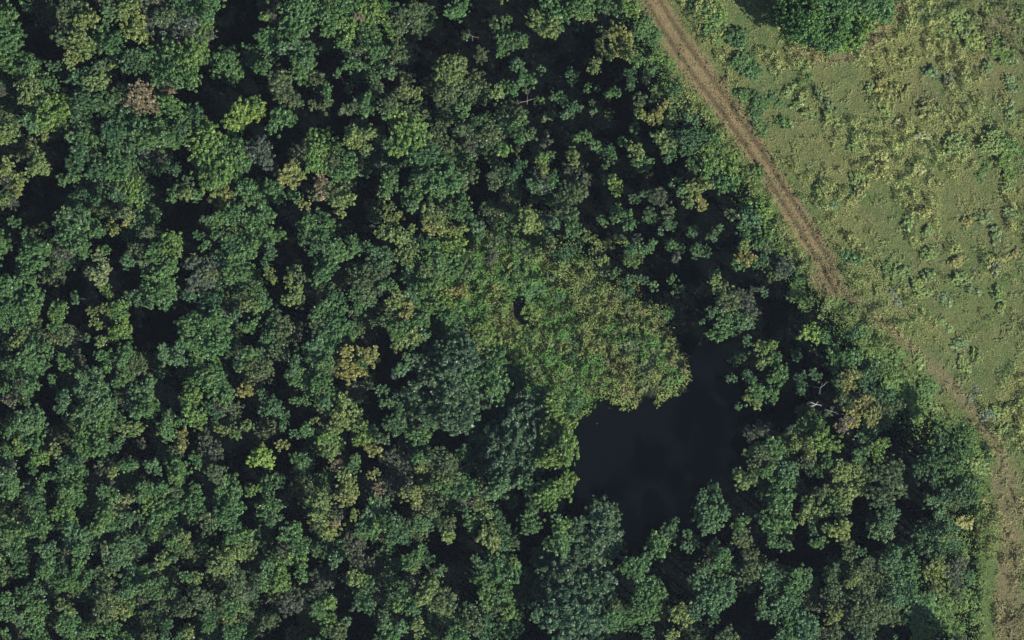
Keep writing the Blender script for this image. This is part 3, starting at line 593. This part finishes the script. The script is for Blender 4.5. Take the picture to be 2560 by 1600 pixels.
THK = parse(THICKET)
TL = [((1840,80),'the black shadow at top'),((2060,120),'the lower rim of the thicket'),((2060,0),'the top edge over the thicket'),((2210,20),'the right rim of the thicket')]
tlab = make_labels(THK, 'thicket tree', TL, ('small', 'mid-sized', 'broad', 28, 33))
for (px, py, r, k), lab in zip(THK, tlab):
    west = px < 2010
    h = random.uniform(13.5, 15.5) if px < 2010 else random.uniform(5.5, 7.5) if px < 2120 else random.uniform(3, 4)
    if py > 90: h = min(h, random.uniform(3.0, 4.5) + (6 if west else 0))
    r_m = r * S * 1.25; p = pick('tree', r_m); s = r_m / p['R']; top = p['Rc'] * 1.1 * s; hc = max(.3, h - top)
    x, y = world_xy(px, py, h * .7); z = float(ground_height(np.array([px]), np.array([py]))[0])
    root = link(bpy.data.objects.new('thicket_tree', None)); root.location = (x, y, z); root.rotation_euler = (0, 0, random.uniform(0, 6.28)); root.empty_display_size = .5
    tag(root, lab, 'small tree', 'low trees making up the thicket in the meadow')
    c = link(bpy.data.objects.new('crown', proto_mesh(p)), root); c.location = (0, 0, hc); c.location = (0, 0, .2); c.scale = (s, s, h * .92 / (p['Rc'] * 1.1)); c.color = (*[v * 1.25 for v in jit(KIND[{'d': 'g'}.get(k, k)][0])], 1)
    t = link(bpy.data.objects.new('trunk', proto_trunk(p)), root); t.scale = (s, s, h * .5 / 10)

bulk([(random.uniform(1975, 2200), random.uniform(-170, -25), random.uniform(34, 46), 'g') for _ in range(30)], 'thicket_beyond', 'dense green thicket trees continuing above the top edge', 'thicket', lambda *a: random.uniform(8, 11), style_of, dens=.9)
# young understorey in the shade between the big crowns
GAPS = [(110,110,60),(530,60,55),(560,230,80),(480,450,65),(130,470,80),(420,510,60),(370,800,75),(440,950,55),(120,990,35),(690,330,60),(900,530,65),(720,620,55),
 (1200,100,95),(1250,190,60),(1400,200,130),(1350,350,90),(1480,330,80),(1830,530,95),(1700,620,140),(1750,800,120),(1600,1120,210),(1920,950,75),(2000,900,65),
 (2280,1110,85),(2260,1230,85),(2160,1280,75),(1540,1420,75),(1660,1430,75),(1860,1540,75),(1310,1300,45),(1160,1400,70),(950,880,60),(960,1050,55),(240,600,60),(270,740,60),(560,1150,50),(1010,300,60),(310,1120,40)]
ux = rng.uniform(-60, 2420, 3000); uy = rng.uniform(-40, 1640, 3000)
ok = (fbm((ux - 1280) * S, (800 - uy) * S, 11, 501, 3) > .5) & (sdf_poly(ux, uy, POND) < -30) & (sdf_poly(ux, uy, MEADOW) < -40) & (sdf_poly(ux, uy, MARSH) < 0)
for gx_, gy_, gr_ in GAPS: ok &= np.hypot(ux - gx_, uy - gy_) > gr_ + 10
und = [(float(a), float(b), random.uniform(18, 32), random.choice('ddkdkn')) for a, b in zip(ux[ok], uy[ok])][:650]
for _ in range(150):
    px = random.uniform(1160, 1900); py = random.uniform(40, 1060); a = np.array([px]); b = np.array([py])
    if sdf_poly(a, b, MEADOW)[0] > -45 or sdf_poly(a, b, MARSH)[0] > 0 or sdf_poly(a, b, POND)[0] > -12 or (px < 1640 and py > 700): continue
    und.append((px, py, random.uniform(7, 19), random.choice('ddgtkkn')))
bulk(und, 'understorey', 'dim young trees and saplings filling the shade under the main crowns', 'understorey', lambda *a: random.uniform(3.0, 6.5), style_of, dens=.75, trunks=False)
# ------------------------------------------------------------------ dead trees
def snag(px, py, h, spec, mat, name, label, lean=(0, 0), thick=.16):
    r = random.Random(int(px)); parts = []
    x, y = world_xy(px, py, h); top = np.array([lean[0], lean[1], h])
    parts.append(tube([(0, 0, -.5), (lean[0] * .3, lean[1] * .3, h * .5), top], [thick * 1.6, thick * 1.1, thick * .8], 7))
    limbs = []
    for (ax, ay, up, L, th) in spec:
        d = np.array([ax, ay, up]); d = d / np.linalg.norm(d)
        p0 = top - np.array([0, 0, r.uniform(.0, .8)]); side = np.array([-ay, ax, 0]) * r.uniform(-.25, .25)
        p1 = p0 + d * L * .4 + side * L * .3; p2 = p0 + d * L * .75 + side * L * .2 + np.array([0, 0, .1 * L]); p3 = p0 + d * L
        limbs.append(tube([p0, p1, p2, p3], [th, th * .8, th * .5, th * .2], 5))
        for (b, q) in ((p1, .35), (p2, .25), (p2, .2)):
            e = d + np.array([r.uniform(-.9, .9), r.uniform(-.9, .9), r.uniform(-.1, .6)])
            limbs.append(tube([b, b + e * L * q * .5, b + e * L * q + np.array([0, 0, .1])], [th * .5, th * .35, th * .12], 4))
    root = link(bpy.data.objects.new(name, None)); z = float(ground_height(np.array([px]), np.array([py]))[0])
    root.location = (x - lean[0], y - lean[1], z); tag(root, label, 'dead tree', 'leafless trees among the green crowns')
    v, f = merge(parts); link(bpy.data.objects.new('trunk', py_mesh('trunk', v, f, mat)), root)
    v, f = merge(limbs); link(bpy.data.objects.new('branches', py_mesh('branches', v, f, mat)), root)
snag(2041, 1011, 15.0, [(-1, .45, .1, 1.25, .08), (-1, -.35, .1, 1.2, .10), (1, -.3, .1, 1.1, .08), (.6, .9, .1, .7, .05)], M_DEAD, 'dead_tree', 'bleached white leafless tree with forked limbs in shadow right of pond', thick=.10)
snag(2052, 970, 14.0, [(.8, .75, .15, 2.0, .03), (-.2, -1, .1, 1.3, .03), (.3, 1, .2, 1.0, .02)], M_DEAD, 'dead_tree', 'thin pale leafless sapling just above the white forked dead tree', thick=.06)
snag(2080, 1028, 13.5, [(-1, .2, .1, 1.5, .03), (1, -.4, .1, 1.3, .03), (-.8, -.8, .2, 1.1, .02), (.4, .9, .1, .9, .02)], M_DEAD, 'dead_tree', 'thin curled pale branches between white dead tree and golden orange tree', thick=.06)
snag(1180, 90, 9.0, [(-1, .3, .1, 1.7, .06), (1, -.2, .1, 1.6, .06), (.2, -1, .1, 1.0, .05)], M_TWIG, 'dead_tree', 'bare pinkish twigs in the black gap at top centre', thick=.1)
snag(1318, 252, 8.0, [(-1, -.3, .1, 2.2, .07), (1, .25, .1, 1.9, .07), (.2, 1, .1, 2.2, .05)], M_TWIG, 'dead_tree', 'bare pinkish branches in shadow left of the lone blue-green pair', thick=.1)
snag(655, 395, 11.0, [(-1, .3, .1, 2.4, .05), (1, .2, .1, 2.4, .05), (.3, -1, .1, 2.0, .05), (-.4, 1, .1, 2.0, .05), (.8, -.8, .1, 1.8, .04)], M_TWIG, 'dead_tree', 'grey twiggy leafless tree in dark gap at upper left', thick=.1)
snag(1545, 680, 9.5, [(-1, .1, .1, 1.2, .06), (1, .4, .1, 1.0, .06)], M_TWIG, 'dead_tree', 'short bare stub branches between the marsh trees and the shadow', thick=.09)

# ------------------------------------------------------------------ grass and herbs of the meadow and marsh
def cover(name, label, cat, n, region, palette, heights, size, seed, tilt=.55):
    """region(px,py)-> keep probability; palette(px,py,x,y,r)->(n,3); heights(px,py,x,y)->(n,)"""
    r = np.random.default_rng(seed)
    (x0, x1, y0, y1) = region[0]
    px = r.uniform(x0, x1, n); py = r.uniform(y0, y1, n)
    m = r.random(n) < region[1](px, py); px, py = px[m], py[m]
    x = (px - 1280) * S; y = (800 - py) * S
    H = heights(px, py, x, y); z = ground_height(px, py) + H * r.uniform(.7, 1, len(px))
    C = np.stack([x, y, z], -1); e = .25
    dx = (heights((x + e) / S + 1280, py, x + e, y) - H) / e; dy = (heights(px, 800 - (y + e) / S, x, y + e) - H) / e
    g_ = np.stack([-dx, -dy, np.ones_like(dx)], -1) * .8; g_[:, :2] = np.clip(g_[:, :2], -1.6, 1.6)
    Nn = unit(r.normal(size=C.shape) * (.22 + .3 * np.clip(H, 0, 1))[:, None] + g_)
    Q = leaf_quads(C, Nn, size * r.uniform(.6, 1.3, len(px)), r)
    me = quad_mesh(name, Q, palette(px, py, x, y, r), M_GRASS)
    o = link(bpy.data.objects.new(name, me)); tag(o, label, cat, kind='stuff'); return o

def band(px, py):
    a, wa = dist_line(px, py, TRACK); return np.clip((a - wa * .4) / 34, .20 + .5 * sm(py, 600, 760), 1)
def weeds(x, y):
    u = (x - y) * .707; v = (x + y) * .707
    return fbm(u * .62 + fbm(x, y, 9, 81) * 5, v * 1.15, 7.0, 51, 4)
def clump(x, y): return fbm(x, y, 1.5, 61, 2)
def mixc(a, b, t): return a * (1 - t[:, None]) + b * t[:, None]
def sm(v, a, b): t = np.clip((v - a) / (b - a), 0, 1); return t * t * (3 - 2 * t)
def meadow_pal(px, py, x, y, r):
    n = len(px); big = fbm(x, y, 16, 71, 3); mid = weeds(x, y)
    c = mixc(np.array([[.130, .150, .062]]), np.array([[.222, .250, .088]]), sm(mid, .44, .55)); c = c * (.9 + .5 * sm(clump(x, y), .4, .7))[:, None]
    c = mixc(c, np.array([[.080, .145, .048]]), sm(big, .54, .66) * .8)
    near = np.exp(-np.clip(dist_line(px, py, TRACK)[0] - 30, 0, 999) / 45); c = mixc(c, np.array([[.085, .135, .050]]), near * .7)
    b = np.maximum(BR(*dist_line(px, py, TRACK2)), np.maximum(BR(*dist_line(px, py, BROWN)), BR(*dist_line(px, py, FORK))))
    red = np.exp(-(((px - 2060) / 40) ** 2 + ((py - 700) / 32) ** 2)); c = mixc(c, np.array([[.230, .140, .090]]), red * .8 * (r.random(n) < .8))
    c = mixc(c, np.array([[.185, .165, .088]]), b * .8 * (r.random(n) < .75))
    tp = np.exp(-(((px - 2490) / 75) ** 2 + ((py - 90) / 120) ** 2)) + .6 * np.exp(-(((px - 2330) / 60) ** 2 + ((py - 230) / 50) ** 2)); c = mixc(c, np.array([[.175, .158, .092]]), np.clip(tp, 0, 1) * .85)
    tan = r.random(n) < .12; c[tan] = np.array([.215, .18, .11])
    edge = np.clip(1 - sdf_poly(px, py, MEADOW) / 130, 0, 1) * sm(py, 700, 900); c = mixc(c, np.array([[.075, .150, .045]]), edge * .75 * (b < .5))
    c *= (r.normal(size=(n, 1)) * .10 + 1).clip(.5, 1.6) ; return c
def meadow_h(px, py, x, y):
    b = weeds(x, y); return .05 + sm(b, .44, .58) * (.1 + 1.5 * sm(clump(x, y), .42, .68)) + .35 * sm(clump(x, y), .5, .75)
mead = lambda px, py: np.clip(wsdf(px, py, MEADOW) / 30 + .7, 0, 1) * band(px, py) * (.55 + .45 * sm(weeds((px - 1280) * S, (800 - py) * S), .44, .58))
cover('meadow_grass', 'olive and straw coloured grass and tall weeds of the open meadow', 'grass', 560000, ((1480, 2800, -220, 1830), mead), meadow_pal, meadow_h, .17, 5)

def marsh_pal(px, py, x, y, r):
    n = len(px); a = fbm(x, y, 6, 91, 3); d = np.clip((px - 1150) / 550, 0, 1)
    c = mixc(np.array([[.098, .215, .056]]), np.array([[.175, .235, .072]]), sm(a + (d - .5) * .2, .44, .62))
    c = mixc(c, np.array([[.19, .155, .085]]), sm(fbm(x, y, 3, 99, 3), .56, .7) * (.1 + .55 * d))
    return c * (r.normal(size=(n, 1)) * .10 + 1).clip(.5, 1.6)
def marsh_h(px, py, x, y): return .1 + (.3 + 1.7 * sm(sdf_poly(px, py, MARSH), -20, 50)) * sm(clump(x, y), .38, .68)
cover('marsh_plants', 'dense green and brown marsh herbs filling the clearing by the pond', 'marsh plants', 90000, ((1000, 1760, 540, 1080), lambda px, py: np.clip(wsdf(px, py, MARSH, 40) / 50 + .85, 0, 1) ** 1.5 * np.clip(((px - 1312) ** 2 + (py - 775) ** 2) / 1300 - .7, 0, 1)), marsh_pal, marsh_h, .17, 6)

def edge_pal(px, py, x, y, r):
    a = fbm(x, y, 5, 191, 3); c = mixc(np.array([[.070, .145, .046]]), np.array([[.14, .205, .055]]), sm(a, .42, .6))
    return c * (r.normal(size=(len(px), 1)) * .17 + 1).clip(.5, 1.6)
def edge_reg(px, py):
    s = wsdf(px, py, MEADOW); a = sm(s, -60, -10) * sm(-s, -30, 5)
    lower = sm(s, -130, -30) * sm(py, 780, 900) * (s < 15)
    low2 = sm(px, 2270, 2340) * sm(py, 1380, 1440) * (s < 10)
    return np.maximum(np.maximum(a, lower), low2) * (px > 1500)
cover('forest_edge_herbs', 'bright green low herbs and brambles along the forest edge', 'undergrowth', 170000, ((1500, 2500, -200, 1800), edge_reg), edge_pal, lambda px, py, x, y: .2 + 1.3 * sm(clump(x, y), .35, .7), .17, 8)

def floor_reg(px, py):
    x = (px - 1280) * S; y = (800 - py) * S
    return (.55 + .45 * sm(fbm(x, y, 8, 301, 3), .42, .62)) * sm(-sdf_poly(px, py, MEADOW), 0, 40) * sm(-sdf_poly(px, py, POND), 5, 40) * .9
def floor_shade_pal(px, py, x, y, r):
    return np.array([[.0040, .0068, .0055]]) * (r.normal(size=(len(px), 1)) * .25 + 1).clip(.4, 1.9)  # leaves coloured almost black so the undergrowth reads as shaded even in sun
cover('forest_undergrowth', 'shade-painted undergrowth of ferns and saplings on the shaded forest floor', 'undergrowth', 330000, ((-250, 2500, -250, 1850), floor_reg), floor_shade_pal, lambda px, py, x, y: .15 + 2.2 * sm(fbm(x, y, 2.2, 333, 2), .4, .75), .2, 9)

# ------------------------------------------------------------------ thin blue air between camera and ground
def haze_box():
    m = bpy.data.materials.new('thin_air'); nt, N, L = nodes(m)
    v = N.new('ShaderNodeVolumePrincipled'); v.inputs['Color'].default_value = (.62, .78, 1, 1); v.inputs['Density'].default_value = HAZE
    v.inputs['Anisotropy'].default_value = 0
    o = N.new('ShaderNodeOutputMaterial'); L.new(v.outputs[0], o.inputs['Volume'])
    zlo = float(GZ.min()) - 1; zhi = CAM_H + 5; X = float(np.abs(V0).max()) + 5
    vs = [(x, y, z) for z in (zlo, zhi) for y in (-X, X) for x in (-X, X)]
    fs = [(0, 2, 3, 1), (4, 5, 7, 6), (0, 1, 5, 4), (2, 6, 7, 3), (0, 4, 6, 2), (1, 3, 7, 5)]
    me = bpy.data.meshes.new('haze'); me.from_pydata(vs, [], fs); me.materials.append(m); me.update()
    o = link(bpy.data.objects.new('haze', me)); tag(o, 'thin pale blue air between the aircraft and the wood', 'haze', kind='stuff')
HAZE = 0.000028
haze_box()
